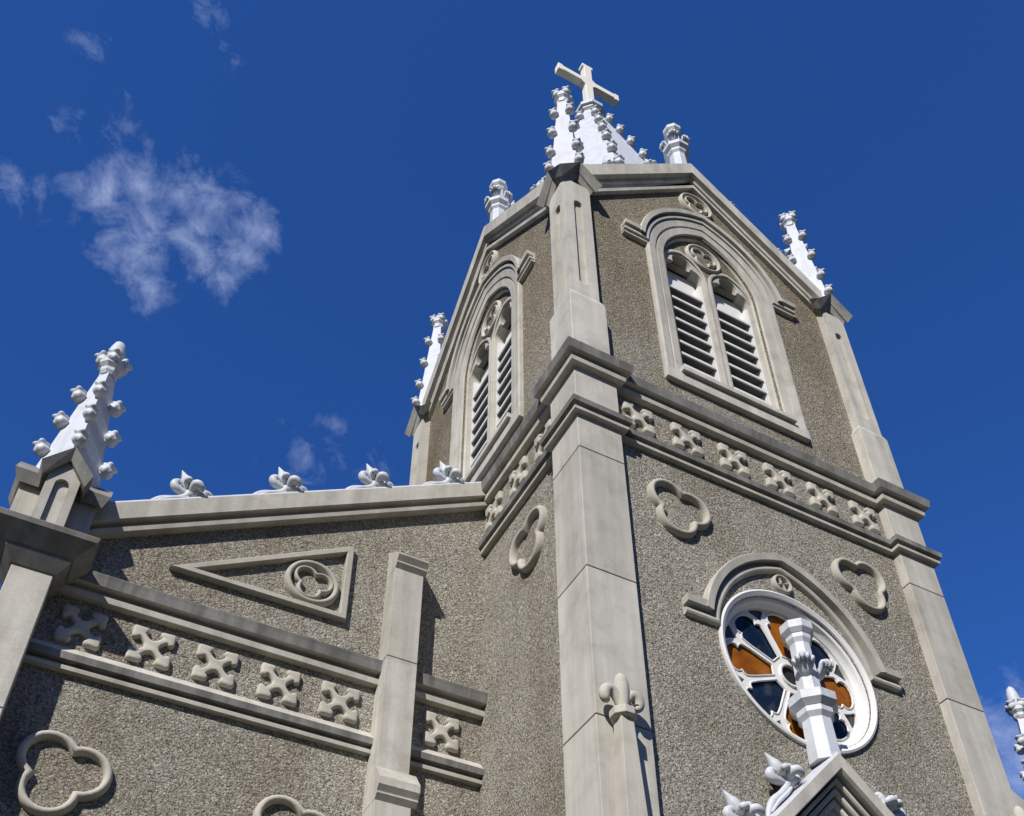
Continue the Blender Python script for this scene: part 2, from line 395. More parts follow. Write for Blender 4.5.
def leaf_crocket_mesh(mat):
    """creeping leaf: tail along -x lying on the coping, curled head at +x with a tip and side lobes"""
    m = MB()
    def T(p, r, sg=14): m.tube(p, r, sg, sub=5)
    T([(-.60,0,-.03), (-.48,0,.03), (-.32,0,.075), (-.12,0,.07), (.02,0,.08), (.11,0,.14), (.14,0,.22)], [.02,.04,.05,.045,.055,.07,.06])
    for s in (-1, 1): T([(-.50,s*.035,0), (-.32,s*.055,.03), (-.12,s*.06,.03), (.05,s*.04,.04)], [.012,.025,.028,.02], 10)
    m.ball((.16,0,.12), .095, (1.15,1,1), 16, 10); m.ball((.26,0,.07), .075, (1.2,1,.9), 16, 10)
    T([(.06,0,.13), (.00,0,.20), (-.045,0,.26), (-.035,0,.32), (.02,0,.335), (.045,0,.29), (.03,0,.255)], [.045,.055,.062,.062,.055,.045,.03])
    T([(.13,0,.18), (.13,0,.28), (.145,0,.37), (.15,0,.44), (.155,0,.54)], [.07,.085,.075,.045,.006])
    T([(.24,0,.09), (.32,0,.11), (.39,0,.09), (.44,0,.03)], [.06,.062,.045,.008])
    T([(.19,0,.17), (.26,0,.22), (.33,0,.22), (.36,0,.17)], [.05,.06,.05,.01])
    for s in (-1, 1):
        T([(.13,s*.04,.13), (.16,s*.12,.18), (.21,s*.165,.15), (.23,s*.15,.08), (.21,s*.12,.05)], [.05,.058,.055,.04,.01])
        T([(.11,s*.03,.21), (.09,s*.10,.27), (.12,s*.14,.26), (.15,s*.13,.20)], [.035,.045,.042,.01])
    return m.mesh('leaf_crocket', [mat], smooth=80)
LEAF = leaf_crocket_mesh(M_WHITE2)
def quatre_mesh():
    """flat saltire of four leaves, each with two side lobes and a tip; local x along the wall, outward = -y"""
    m = MB(); arm = [(.053, .050), (.085, .039), (.14, .040)]
    for a in range(205, 19, -15): arm.append((.205+.043*math.cos(math.radians(a)), .060+.043*math.sin(math.radians(a))))
    for a in range(56, -1, -14): arm.append((.258+.056*math.cos(math.radians(a)), .046*math.sin(math.radians(a))))
    arm = arm + [(u, -v) for u, v in arm[::-1][1:]]
    arm = arm[::-1]                               # counter-clockwise
    P = []
    for k in range(4):
        a = PI/4+k*PI/2; ca, sa = math.cos(a), math.sin(a)
        pts = [(u*ca-v*sa, u*sa+v*ca) for u, v in arm]
        P += pts[:-1] if True else pts
    P = [Vector(p) for p in P]; n = len(P)
    for _ in range(1): P = [(P[i-1]+P[i]*4+P[(i+1) % n])/6 for i in range(n)]
    def inset(d):
        out = []
        for i in range(n):
            t1 = (P[i]-P[i-1]).normalized(); t2 = (P[(i+1) % n]-P[i]).normalized()
            n1 = Vector((-t1.y, t1.x)); n2 = Vector((-t2.y, t2.x)); mm = (n1+n2)/max(.6, 1+n1.dot(n2))
            out.append(P[i]+mm*d)
        return out
    rings = []
    for d_, h in ((0, -.02), (0, .030), (.006, .046), (.015, .056), (.024, .060)):
        rings.append(m.add([(p.x, -h, p.y) for p in inset(d_)]))
    for a, b in zip(rings, rings[1:]):
        for j in range(n): m.face([a[j], a[(j+1) % n], b[(j+1) % n], b[j]])
    for t in tessellate_polygon([[Vector((p.x, p.y, 0)) for p in inset(.024)]]): m.face([rings[-1][q] for q in t])
    return m.mesh('quatrefoil_ornament', [M_ORN], smooth=70)
QUAT = quatre_mesh()

# ------------------------------------------------------------------ ground
g = MB(); g.face(g.add([(-1500,-1500,0), (1500,-1500,0), (1500,1500,0), (-1500,1500,0)]))
gr = g.build('ground', M_GROUND); gr['kind'] = 'structure'; gr['label'] = 'paved ground around the church'

# ------------------------------------------------------------------ the church
church = empty('church', (XC, Y0+D/2, 0))
church['label'] = 'grey roughcast church with a square bell tower, white pinnacles and a cross-topped spire'
church['category'] = 'church'

ROSE = (2.905, 9.20)
# lower tower walls
t = MB(); zt = 13.2
t.plate([(.10,0), (W-.10,0), (W-.10,zt), (.10,zt)], [circle(ROSE, 1.04, 64)], -.34, 0, FRONT)
for mp, Lf in FACES[1:]: t.box(mp, .36, Lf-.36, -.34, 0, 0, zt)
t.build('tower_wall', M_ROUGH, church)

# corner pilasters, lower stage with joints, plus the block and shaft of the belfry stage
def pilaster(cx, cy, sx, sy):
    """cx,cy outer corner; sx,sy directions towards the tower's inside"""
    def mp(a, b, z): return (cx+sx*a, cy+sy*b, z)
    m = MB()
    zs = [0, 1.73, 3.67, 5.605, 7.54, 9.475, 11.41, 13.3]
    for z0, z1 in zip(zs, zs[1:]):
        m.box(mp, 0, .632, 0, .632, z0+.007, z1-.007)
    m.cur = 1
    m.box(mp, .010, .622, .010, .622, .02, 13.2)
    m.cur = 0
    p = m.build('corner_pilaster', [M_STONE, M_JOINT], church, bevel=.008)
    b = MB()
    a0 = b.add([mp(x, y, 13.2) for x, y in ((.02,.02), (.60,.02), (.60,.60), (.02,.60))])
    a1 = b.add([mp(x, y, 14.72) for x, y in ((.02,.02), (.60,.02), (.60,.60), (.02,.60))])
    a2 = b.add([mp(x, y, 14.86) for x, y in ((.062,.062), (.53,.062), (.53,.53), (.062,.53))])
    for lo, hi in ((a0, a1), (a1, a2)):
        for i in range(4): b.face([lo[i], lo[(i+1) % 4], hi[(i+1) % 4], hi[i]])
    b.face(a2); b.face(a0)
    b.build('pilaster_base', M_STONE, p, bevel=.01)
    # shaft with sunk niches on the two outer faces
    sft = MB(); zb, ze = 14.855, 18.0; lo_, hi_ = .06, .53; c = .295; w2 = .078
    niche = [(c-w2, 15.17), (c, 15.11), (c+w2, 15.17)] + [(c+w2*math.cos(a), 17.36+w2*math.sin(a)*1.2) for a in [PI*i/10 for i in range(11)]]
    sft.plate([(lo_,zb), (hi_,zb), (hi_,ze), (lo_,ze)], [niche], .055, 0, lambda u, n, z: mp(u, lo_+n, z))
    sft.plate([(lo_+.056,zb), (hi_,zb), (hi_,ze), (lo_+.056,ze)], [[(max(u, lo_+.06), z) for u, z in niche]], .055, 0, lambda u, n, z: mp(lo_+n, u, z))
    sft.box(mp, lo_+.056, hi_, lo_+.056, hi_, zb, ze)
    sft.build('pilaster_shaft', M_STONE, p)
    gablet_cap(p, cx+sx*.31, cy+sy*.31, 18.06, .39, .42, M_CAPST, th=.20)
    return p
def gablet_cap(parent, cx, cy, zc, hw, rise, mat, th=.17):
    """four little gables round a shaft: an outer splayed slab over an inner one"""
    m = MB()
    for (h, t0, t1, pull, dz) in ((hw, .15, 0, .085, 0), (hw*.77, .30, .135, .065, 0)):
        sl = rise/hw
        for k in range(4):
            ca, sa = math.cos(k*PI/2), math.sin(k*PI/2)
            hh = h+.0025*(k % 2)
            def mp(u, n, z, ca=ca, sa=sa): return (cx+ca*u-sa*n, cy+sa*u+ca*n, z)
            # band: top chevron and bottom chevron pulled in
            top = [(-hh, hh), (0, hh), (hh, hh)]
            zt_ = [zc-t1+(hw-abs(u))*sl for u in (-h, 0, h)]
            zb_ = [zc-t0+(hw-abs(u))*sl for u in (-h, 0, h)]
            us = (-hh, 0, hh); ui = (-hh+pull, 0, hh-pull)
            A = m.add([mp(u, hh, z) for u, z in zip(us, zt_)]); B = m.add([mp(u, hh-pull, z) for u, z in zip(ui, zb_)])
            C = m.add([mp(0, 0, zt_[1]), mp(0, 0, zb_[1])])
            m.face([A[0], A[1], B[1], B[0]]); m.face([A[1], A[2], B[2], B[1]])
            m.face([A[0], A[1], C[0]]); m.face([A[1], A[2], C[0]])       # roof slopes
            m.face([B[0], B[1], C[1]]); m.face([B[1], B[2], C[1]])
    return m.build('pilaster_cap', mat, parent)
PILS = [pilaster(X0, Y0, 1, 1), pilaster(X0+W, Y0, -1, 1), pilaster(X0, Y0+D, 1, -1), pilaster(X0+W, Y0+D, -1, -1)]

# string courses breaking round the pilasters
def tower_plan():
    P = [];  q = .632
    c = [(X0+W, Y0), (X0, Y0), (X0, Y0+D), (X0+W, Y0+D)]
    # clockwise from the right end of the front, outside on the left hand
    P += [(X0+W, Y0), (X0+W-q, Y0), (X0+W-q, Y0+PR), (X0+q, Y0+PR), (X0+q, Y0), (X0, Y0),
          (X0, Y0+q), (X0+PR, Y0+q), (X0+PR, Y0+D-q), (X0, Y0+D-q), (X0, Y0+D),
          (X0+q, Y0+D), (X0+q, Y0+D-PR), (X0+W-q, Y0+D-PR), (X0+W-q, Y0+D), (X0+W, Y0+D),
          (X0+W, Y0+D-q), (X0+W-PR, Y0+D-q), (X0+W-PR, Y0+q), (X0+W, Y0+q)]
    return P
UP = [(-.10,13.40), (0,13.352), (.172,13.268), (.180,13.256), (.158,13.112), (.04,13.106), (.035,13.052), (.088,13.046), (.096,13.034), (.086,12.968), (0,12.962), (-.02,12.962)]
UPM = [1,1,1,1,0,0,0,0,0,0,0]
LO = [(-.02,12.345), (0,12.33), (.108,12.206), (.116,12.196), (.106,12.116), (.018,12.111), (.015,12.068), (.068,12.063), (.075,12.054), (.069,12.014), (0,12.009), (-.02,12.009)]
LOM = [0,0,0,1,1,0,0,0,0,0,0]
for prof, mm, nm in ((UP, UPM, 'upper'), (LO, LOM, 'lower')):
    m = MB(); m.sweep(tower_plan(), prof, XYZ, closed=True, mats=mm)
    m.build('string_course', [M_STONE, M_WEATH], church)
# frieze ornaments
for i in range(6):
    put(QUAT, 'quatrefoil_ornament', FRONT(W/2+(i-2.5)*.76, 0, 12.60), church)
for i in range(3):
    put(QUAT, 'quatrefoil_ornament', LEFT(1.0+i*.73, 0, 12.60), church, -PI/2)
# trefoil mouldings
def tref(mp, c, a0, r=.290, d=.195, w=.088, h=.085, name='trefoil_moulding'):
    m = MB(); m.sweep(trefoil(c, d, r-w/2, math.radians(a0)), roll(w, h), on(mp), closed=True)
    m.build(name, M_ORN, church, smooth=60)
tref(FRONT, (1.455, 11.13), 137); tref(FRONT, (W-1.455, 11.13), 43); tref(LEFT, (1.455, 11.13), 137)

# ------------------------------------------------------------------ rose window
ring = MB()
rp = [(-.17, .0), (-.17, -.02)]
ring.sweep(circle(ROSE, .955, 80)[::-1], [(0,-.22), (0,-.12), (.03,-.09), (.045,-.06), (.05,-.035), (.085,-.02), (.095,.02), (.14,.045), (.165,.035), (.165,-.05)], on(FRONT), closed=True)
rose = ring.build('rose_window', M_FRAME, church, smooth=35, label='round rose window with amber and blue petals in white tracery')
def petal(k):
    a = k*PI/4; e = [(a_, t_) for a_, t_ in [(.255,.078), (.40,.136), (.55,.197), (.64,.225), (.685,.232), (.72,.208), (.735,.178), (.755,.196), (.80,.208), (.85,.190), (.892,.146), (.922,.080), (.932,0)]]
    pl = [(r_, t_) for r_, t_ in e] + [(r_, -t_) for r_, t_ in e[::-1][1:]]
    return [(ROSE[0]+r_*math.cos(a)-t_*math.sin(a), ROSE[1]+r_*math.sin(a)+t_*math.cos(a)) for r_, t_ in pl]
def spandrel(k):
    a = k*PI/4+PI/8; pl = [(.775,0), (.80,.020), (.86,.070), (.915,.130), (.945,.105), (.957,0), (.945,-.105), (.915,-.130), (.86,-.070), (.80,-.020)]
    return [(ROSE[0]+r_*math.cos(a)-t_*math.sin(a), ROSE[1]+r_*math.sin(a)+t_*math.cos(a)) for r_, t_ in pl]
holes = [petal(k) for k in range(8)] + [spandrel(k) for k in range(8)] + [circle(ROSE, .14, 24)]
tr = MB(); tr.plate(circle(ROSE, .985, 80), holes, -.19, -.145, FRONT)
def rim(path, w_, h_): tr.sweep(path, [(-.004,-.150), (-.002,-.145+h_*.8), (w_*.3,-.145+h_), (w_*.7,-.145+h_), (w_+.004,-.150)], on(FRONT), closed=True)
for k in range(8): rim(petal(k)[::-1], .014, .014)
rim(circle(ROSE, .14, 24)[::-1], .034, .025)
tr.build('tracery', M_FRAME, rose)
def pane(name, polys, mat, grow=1.0, lab=None):
    m = MB()
    for p in polys:
        m.prism(p, -.178, -.170, FRONT)
    m.build(name, mat, rose, label=lab)
for k in range(8):
    a = k*PI/4
    pane('glass_pane', [petal(k)], M_AMBER if k % 2 == 0 else M_BLUE, lab='amber glass petal' if k % 2 == 0 else 'dark blue glass petal')
for k in range(8): pane('spandrel_glass', [spandrel(k)], M_CLEAR)
pane('hub_glass', [circle(ROSE, .14, 24)], M_DARK)
hd = MB()
ps = pointed(ROSE[0], 9.22, 1.115+.0, .4, 16, z_from=9.42)
HP = [(0,-.03), (0,.03), (.012,.055), (.035,.068), (.06,.068), (.083,.055), (.092,.012), (.135,.012), (.14,.118), (.232,.130), (.245,.115), (.245,-.03)]
def hood(path_arc, zlab, ext, HP, mp, name, parent, scale=1.0):
    a, b = path_arc[0], path_arc[-1]
    path = [(a[0]-ext, zlab)] + path_arc + [(b[0]+ext, zlab)]
    path[1] = (a[0], zlab); path[-2] = (b[0], zlab)
    m = MB(); m.sweep(path, HP, on(mp)); return m.build(name, M_STONE, parent, smooth=28)
hood(pointed(ROSE[0], 9.22, 1.115, .4, 18, z_from=9.40), 9.40, .47, HP, FRONT, 'hood_mould', rose)
sr = MB(); c0 = (2.91, 10.50)
sr.sweep(circle(c0, .125, 28), roll(.05, .06), on(FRONT), closed=True)
for k in range(4):
    a = k*PI/2+.4; sr.sweep([(c0[0]+.02*math.cos(a), c0[1]+.02*math.sin(a)), (c0[0]+.12*math.cos(a), c0[1]+.12*math.sin(a))], roll(.035, .045), on(FRONT))
sr.build('small_roundel', M_ORN, church, smooth=50)

# ------------------------------------------------------------------ belfry stage
ZS, HC = 17.33, .5                    # springing, arch-centre offset
def opening(uc, half, zb): return [(uc-half, zb)] + pointed(uc, ZS, half, HC, 14) + [(uc+half, zb)]
def light_hole(uc, half, zb, zs):
    """trefoil-headed light: two side lobes and a top lobe meeting in cusps"""
    r1, a1 = .19, zs+.27; r2, cu = .205, half-.205
    d = math.hypot(cu, a1-zs); a = (d*d+r1*r1-r2*r2)/(2*d); h = math.sqrt(max(1e-6, r1*r1-a*a))
    ux, uz = cu/d, (zs-a1)/d
    cx_, cz_ = ux*a-uz*h, a1+uz*a+ux*h           # right-hand cusp
    e0 = math.atan2(cz_-zs, cx_-cu)
    right = [(cu+r2*math.cos(t_), zs+r2*math.sin(t_)) for t_ in [e0*i/8 for i in range(9)]]
    e1 = math.atan2(cz_-a1, cx_)
    top = [(r1*math.cos(t_), a1+r1*math.sin(t_)*(1.12 if math.sin(t_) > 0 else 1)) for t_ in [e1+(PI/2-e1)*i/8 for i in range(1, 9)]]
    half_pts = [(half, zb)] + right + top        # from the right jamb up to the apex
    return [(uc+u, z) for u, z in half_pts] + [(uc-u, z) for u, z in half_pts[::-1][1:]]
def belfry(mp0, Lf, detailed):
    mp = off(mp0, -BS); uc = Lf/2
    wall = MB()
    poly = [(.12,13.15), (Lf-.12,13.15), (Lf-.12,17.75), (uc,20.62), (.12,17.75)]
    wall.plate(poly, [opening(uc, .90, 14.22)], -.30, 0, mp)
    wall.build('belfry_wall', M_ROUGH, church)
    # coping of the gable
    path = [(.50, 20.30-.945*(uc-.50)), (uc, 20.30), (Lf-.50, 20.30-.945*(uc-.50))]
    CP = [(0,-.04), (0,.078), (.058,.086), (.064,.0), (.245,.0), (.252,.045), (.325,.05), (.335,.137), (.58,.145), (.58,-.40)]
    m = MB(); m.sweep(path, CP, on(mp)); cop = m.build('gable_coping', M_STONE, church)
    m = MB(); m.sweep(path, [(.581,-.40), (.581,.13), (.612,.12), (.622,-.38)], on(mp)); m.build('coping_cap', M_WHITE2, cop)
    # roundel in the gable
    if not detailed: 
        return
    r = MB(); rc = (uc, 19.70)
    r.sweep(circle(rc, .315, 40), roll(.07, .075), on(mp), closed=True)
    r.sweep(trefoil(rc, .115, .13, math.radians(90+47)), roll(.05, .06), on(mp), closed=True)
    r.build('gable_roundel', M_ORN, church, smooth=55)
    # window
    fr = MB()
    FP = [(0,-.46), (0,-.06), (.05,.012), (.06,.03), (.19,.045), (.20,.012), (.222,.012), (.228,.055), (.36,.075), (.395,.06), (.395,-.05)]
    fr.sweep(opening(uc, .88, 14.16), FP, on(mp))
    win = fr.build('belfry_window', M_STONE, church, smooth=30, label='pointed two-light belfry window with white louvres')
    WHP = [(0,-.03), (0,.06), (.006,.07), (.034,.072), (.038,.005), (.072,.005), (.076,.10), (.122,.106), (.126,.03), (.166,.03), (.17,.145), (.252,.158), (.262,.145), (.262,-.03)]
    hood(pointed(uc, ZS, 1.19, HC, 18, z_from=17.42), 17.42, .53, WHP, mp, 'hood_mould', win)
    s = MB(); s.box(mp, uc-1.275, uc+1.275, -.05, .078, 13.95, 14.17)
    s.box(mp, uc-1.02, uc+1.02, -.2, .135, 14.171, 14.27); s.build('sill', M_STONE, win, bevel=.008)
    hol = [light_hole(uc-.475, .385, 14.28, 17.40), light_hole(uc+.475, .385, 14.28, 17.40)]
    tp = MB(); tp.plate(opening(uc, .90, 14.16), hol, -.44, -.09, mp)
    for sg in (-1, 1): tp.sweep([(uc+sg*.475-.40, 14.4)] + pointed(uc+sg*.475, 17.38, .40, .16, 10) + [(uc+sg*.475+.40, 14.4)], [(0,-.10), (0,-.062), (.03,-.052), (.06,-.062), (.062,-.10)], on(mp))
    rc2 = (uc, 18.10)
    tp.sweep(circle(rc2, .325, 40), roll(.07, .07), on(off(mp, -.09)), closed=True)
    tp.sweep(trefoil(rc2, .12, .135, math.radians(90+47)), roll(.05, .055), on(off(mp, -.09)), closed=True)
    tp.cur = 1
    hR = pointed(uc+.475, 17.38, .405, .16, 10); hL = pointed(uc-.475, 17.38, .405, .16, 10)
    tp.plate(pointed(uc, ZS+.06, .872, HC, 14) + hR[::-1] + hL[::-1], [], -.095, -.078, mp); tp.cur = 0
    tp.build('tracery', [M_STONE, M_ROUGH], win, smooth=40)
    for sgn in (-1, 1):
        c = uc+sgn*.475
        bx = MB()
        bx.box(mp, c-.383, c-.335, -.43, -.14, 14.29, 17.30); bx.box(mp, c+.335, c+.383, -.43, -.14, 14.29, 17.30)
        bx.box(mp, c-.33, c+.33, -.43, -.14, 14.29, 14.36)
        bx.box(mp, c-.384, c+.384, -.31, -.28, 17.08, 18.1)
        lf = bx.build('louvre_frame', M_FRAME, win)
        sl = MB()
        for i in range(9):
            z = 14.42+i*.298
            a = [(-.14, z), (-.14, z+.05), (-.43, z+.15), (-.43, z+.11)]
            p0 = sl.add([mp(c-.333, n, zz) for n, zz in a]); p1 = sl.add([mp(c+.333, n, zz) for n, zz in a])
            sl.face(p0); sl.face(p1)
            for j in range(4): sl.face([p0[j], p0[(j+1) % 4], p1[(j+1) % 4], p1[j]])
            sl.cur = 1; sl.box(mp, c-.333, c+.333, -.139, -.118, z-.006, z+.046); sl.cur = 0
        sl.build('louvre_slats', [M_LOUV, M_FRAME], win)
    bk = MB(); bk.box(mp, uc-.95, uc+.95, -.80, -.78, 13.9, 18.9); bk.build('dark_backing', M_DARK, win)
for i, (mp, Lf) in enumerate(FACES): belfry(mp, Lf, i < 2)

# roofs behind the gables
rf = MB()
rf.prism([(.35,17.6), (W-.35,17.6), (W/2,20.42)], -D+.55, -.32, FRONT)
rf.prism([(.35,17.6), (D-.35,17.6), (D/2,20.40)], -W+.55, -.32, LEFT)
rf.build('belfry_roof', M_ROOF, church)

# ------------------------------------------------------------------ pinnacles, finials, spire
def pinnacle(cx, cy, z0, z1, ra, rb, levels, cs, bud=.5, parent=church, label=None):
    m = MB()
    m.lathe((cx, cy, 0), [(ra*1.0, z0), (rb, z1)], 4, 0)
    c = rb*1.05
    m.lathe((cx, cy, z1-.01), [(c*.9, 0), (.118, .05), (.118, .10), (.112, .105), (.158, .16), (.158, .235), (c*.8, .25)], 8, .5)
    p = m.build('pinnacle', M_WHITE, parent, label=label)
    e = MB(); bw = cs*.62
    e.lathe((cx, cy, z1+.22), [(bw*.55, 0), (bw*.75, .12*bud), (bw*.82, .35*bud), (bw*.75, .62*bud), (bw*.5, .88*bud), (bw*.12, 1.0*bud)], 14)
    e.build('bud', M_WHITE, p, smooth=60)
    for z in levels:
        r = ra+(rb-ra)*(z-z0)/(z1-z0)+.02
        for k in range(4): put(CROCK, 'crocket', (cx+(r-.03)*math.cos(k*PI/2), cy+(r-.03)*math.sin(k*PI/2), z), p, k*PI/2, cs)
    for k in range(4): put(CROCK, 'crocket', (cx+rb*.5*math.cos(k*PI/2), cy+rb*.5*math.sin(k*PI/2), z1+.27), p, k*PI/2, cs*1.05)
    return p
for k, (px, py) in enumerate(((X0+.31,Y0+.31), (X0+W-.31,Y0+.31), (X0+.31,Y0+D-.31), (X0+W-.31,Y0+D-.31))):
    pinnacle(px, py, 18.42, 21.3, .33, .115, (18.62, 19.2, 19.95, 20.72), .20, .3)

def finial(mp, uc, z0, s, hc, ht, name='gable_finial', parent=church, dn=0, low=0, leaves=(0,1,2,3), mat=None):
    """octagonal post, stepped collar at hc, four crockets, stepped cap at ht"""
    x, y, z = mp(uc, dn, z0)
    m = MB()
    m.lathe((x, y, z), [(.19*s, low), (.172*s, hc-.15*s), (.172*s, hc-.14*s), (.215*s, hc-.08*s), (.215*s, hc-.01*s), (.222*s, hc-.005*s), (.288*s, hc+.06*s), (.288*s, hc+.17*s), (.15*s, hc+.20*s),
                      (.145*s, hc+.22*s), (.125*s, ht-.14*s), (.155*s, ht-.08*s), (.155*s, ht-.02*s), (.163*s, ht-.015*s), (.205*s, ht+.04*s), (.205*s, ht+.15*s), (.09*s, ht+.19*s), (.02*s, ht+.20*s)], 8, .5)
    p = m.build(name, mat or M_WHITE, parent)
    for k in leaves:
        a = k*PI/2+PI/4; put(CURL, 'curled_leaf', (x+.09*s*math.cos(a), y+.09*s*math.sin(a), z+hc+(ht-hc)*.50), p, a, .25*s)
    return p
for mp_, L_ in FACES: finial(mp_, L_/2, 21.45, .92, .50, 1.34, dn=-.23, low=-.4)

SPC = (XC, Y0+D/2); ZA = 28.62
def spr(z): return .26+.262*(ZA-z)
m = MB(); m.lathe((SPC[0], SPC[1], 0), [(spr(19.2), 19.2), (spr(ZA), ZA)], 8, .5)
spire = m.build('spire', M_WHITE, church, label='white octagonal spire with rows of crockets')
m = MB(); m.lathe((SPC[0], SPC[1], ZA-.02), [(.24,0), (.32,.08), (.32,.17), (.38,.18), (.38,.31), (.2,.37)], 8, .5); m.build('collar', M_WHITE2, spire)
for zc in (27.85, 26.95, 26.05, 25.1, 23.9, 22.55):
    for k in range(8):
        a = (k+.5)*PI/4; r = spr(zc)-.02
        put(CROCK, 'crocket', (SPC[0]+r*math.cos(a), SPC[1]+r*math.sin(a), zc), spire, a, .27)
m = MB(); zc = ZA+.38; cw = .112
def CR(u, n, z): return (SPC[0]+u, SPC[1]-n, z)
def cross_poly():
    b = cw; H = 2.55; A = .92; za = 1.55
    f = .05
    return [(-b*1.15,0), (b*1.15,0), (b,.25), (b,za-b-.10), (b+.10,za-b), (A-.16,za-b), (A-.12,za-b-f), (A,za-b-f), (A,za+b+f), (A-.12,za+b+f), (A-.16,za+b), (b+.10,za+b), (b,za+b+.10),
            (b,H-.16), (b+f,H-.12), (b+f,H), (-b-f,H), (-b-f,H-.12), (-b,H-.16), (-b,za+b+.10), (-b-.10,za+b), (-A+.16,za+b), (-A+.12,za+b+f), (-A,za+b+f), (-A,za-b-f), (-A+.12,za-b-f), (-A+.16,za-b), (-b-.10,za-b), (-b,za-b-.10), (-b,.25)]
m.prism([(u, zc+z) for u, z in cross_poly()], -.10, .10, CR)
cross = m.build('cross', M_CROSS, spire, bevel=.015)

# ------------------------------------------------------------------ aisles
KS = 1/math.cos(math.atan(.585))
def rake(u): return 12.72+.585*(u-.108)
PU = -5.17                                   # corner buttress centre
def aisle(mp, detailed):
    def mpa(u, n, z): return mp(u, n, z)
    m = MB()
    m.prism([(PU-.1,0), (.20,0), (.20,rake(.2)+.3), (PU-.1,rake(PU-.1)+.3)], -.40, 0, mp)
    m.build('aisle_wall', M_ROUGH, church)
    # raking cornice
    path = [(PU+.15, rake(PU+.15)+.21), (.150, rake(.150)+.21)]
    CP = [(0,-.04), (0,.120), (.054,.130), (.06,.03), (.085,.03), (.115,.07), (.122,.07), (.138,.178), (.362,.19), (.362,-.42)]
    # cut both ends plumb: build by hand so that the tower end follows the wall
    def plumb(path, prof):
        (ua, za), (ub, zb) = path; mm = MB(); k = 1/math.cos(math.atan(.585))
        A = mm.add([mp(ua, h, za+d*k) for d, h in prof]); B = mm.add([mp(ub, h, zb+d*k) for d, h in prof])
        for j in range(len(prof)-1): mm.face([A[j], A[j+1], B[j+1], B[j]])
        mm.face(A); mm.face(B); return mm
    cop = plumb(path, CP).build('raking_cornice', M_STONE, church)
    plumb(path, [(.363,-.42), (.363,.18), (.398,.17), (.406,-.40)]).build('coping_cap', M_WHITE, cop)
    # aisle roof
    r = MB(); k = 1/math.cos(math.atan(.585))
    ra = r.add([mp(u, n, rake(u)+.42) for n in (-.41, -16) for u in (PU-.2, .14)])
    rb = r.add([mp(u, n, rake(u)+.25) for n in (-.41, -16) for u in (PU-.2, .14)])
    for q in ((ra[0],ra[1],ra[3],ra[2]), (rb[0],rb[1],rb[3],rb[2]), (ra[0],ra[1],rb[1],rb[0]), (ra[2],ra[3],rb[3],rb[2]), (ra[0],ra[2],rb[2],rb[0]), (ra[1],ra[3],rb[3],rb[1])): r.face(list(q))
    r.build('aisle_roof', M_ROOF, church)
    sw = MB(); sw.box(mp, PU-.1, PU+.3, -16, -.401, 0, rake(PU)+.2); sw.build('aisle_side_wall', M_ROUGH, church)
    # corner buttress with pinnacle
    hw = .203
    b = MB()
    for z0, z1 in ((0,1.65), (1.65,3.58), (3.58,5.52), (5.52,7.455), (7.455,9.14)):
        b.box(mp, PU-hw, PU+hw, -.2, .40, z0+.006, z1-.006)
    b.cur = 1; b.box(mp, PU-hw+.01, PU+hw-.01, -.19, .39, .02, 9.2)
    cb = b.build('corner_buttress', [M_STONE, M_JOINT], church, bevel=.008)
    sgn = 1
    s = MB()
    pth = [mp(PU+hw, -.05, 0)[:2], mp(PU+hw, .40, 0)[:2], mp(PU-hw, .40, 0)[:2], mp(PU-hw, -.05, 0)[:2]]
    if mp is AISLE_R: pth = pth[::-1]
    s.cur = 0
    s.sweep(pth, [(-.12,9.12), (.01,9.125), (.02,9.13), (.115,9.255), (.115,9.30), (.14,9.303), (.30,9.465), (.315,9.52), (.31,9.53), (-.12,9.62)], XYZ)
    s.build('buttress_cap', M_CAPST, cb)
    # cross-plan pinnacle base with four gablets
    cu, cn = PU-.03, .16
    x, y, _ = mp(cu, cn, 0)
    bb = MB(); a, l = .165, .40
    zt0, zt1 = 10.42, 10.60
    def arm(k):
        ca, sa = math.cos(k*PI/2), math.sin(k*PI/2)
        def q(u, n, z): return (x+ca*u-sa*n, y+sa*u+ca*n, z)
        e = .0015*k
        nz = [(-.075,9.66), (.075,9.66)] + [(.075*math.cos(t_), 10.22+.09*math.sin(t_)) for t_ in [PI*i/8 for i in range(9)]]
        bb.plate([(-a,9.5), (a,9.5), (a,zt0), (0,zt1+.05), (-a,zt0)], [nz], l-.05, l, q)
        bb.prism([(-a+e,9.5), (a-e,9.5), (a-e,zt0-.003), (0,zt1+.045), (-a+e,zt0-.003)], .02, l-.051, q)
        c = MB()
        h = a+.105; zc_ = 10.40; za_ = 10.74; tk = .15
        pull = .05
        A = cap.add([q(u, l+.105, z) for u, z in ((-h,zc_), (0,za_), (h,zc_))]); B = cap.add([q(u, l+.05, z) for u, z in ((-h+.05,zc_-tk), (0,za_-tk-.02), (h-.05,zc_-tk))])
        A2 = cap.add([q(u, .0, z) for u, z in ((-h,zc_), (0,za_), (h,zc_))]); B2 = cap.add([q(u, .0, z) for u, z in ((-h+.05,zc_-tk), (0,za_-tk-.02), (h-.05,zc_-tk))])
        for P_, Q_ in ((A, B),): cap.face([P_[0],P_[1],Q_[1],Q_[0]]); cap.face([P_[1],P_[2],Q_[2],Q_[1]])
        cap.face([A[0],A[1],A2[1],A2[0]]); cap.face([A[1],A[2],A2[2],A2[1]]); cap.face([A[0],B[0],B2[0],A2[0]]); cap.face([A[2],B[2],B2[2],A2[2]])
        cap.face([B[0],B[1],B2[1],B2[0]]); cap.face([B[1],B[2],B2[2],B2[1]])
    cap = MB()
    for k in range(4): arm(k)
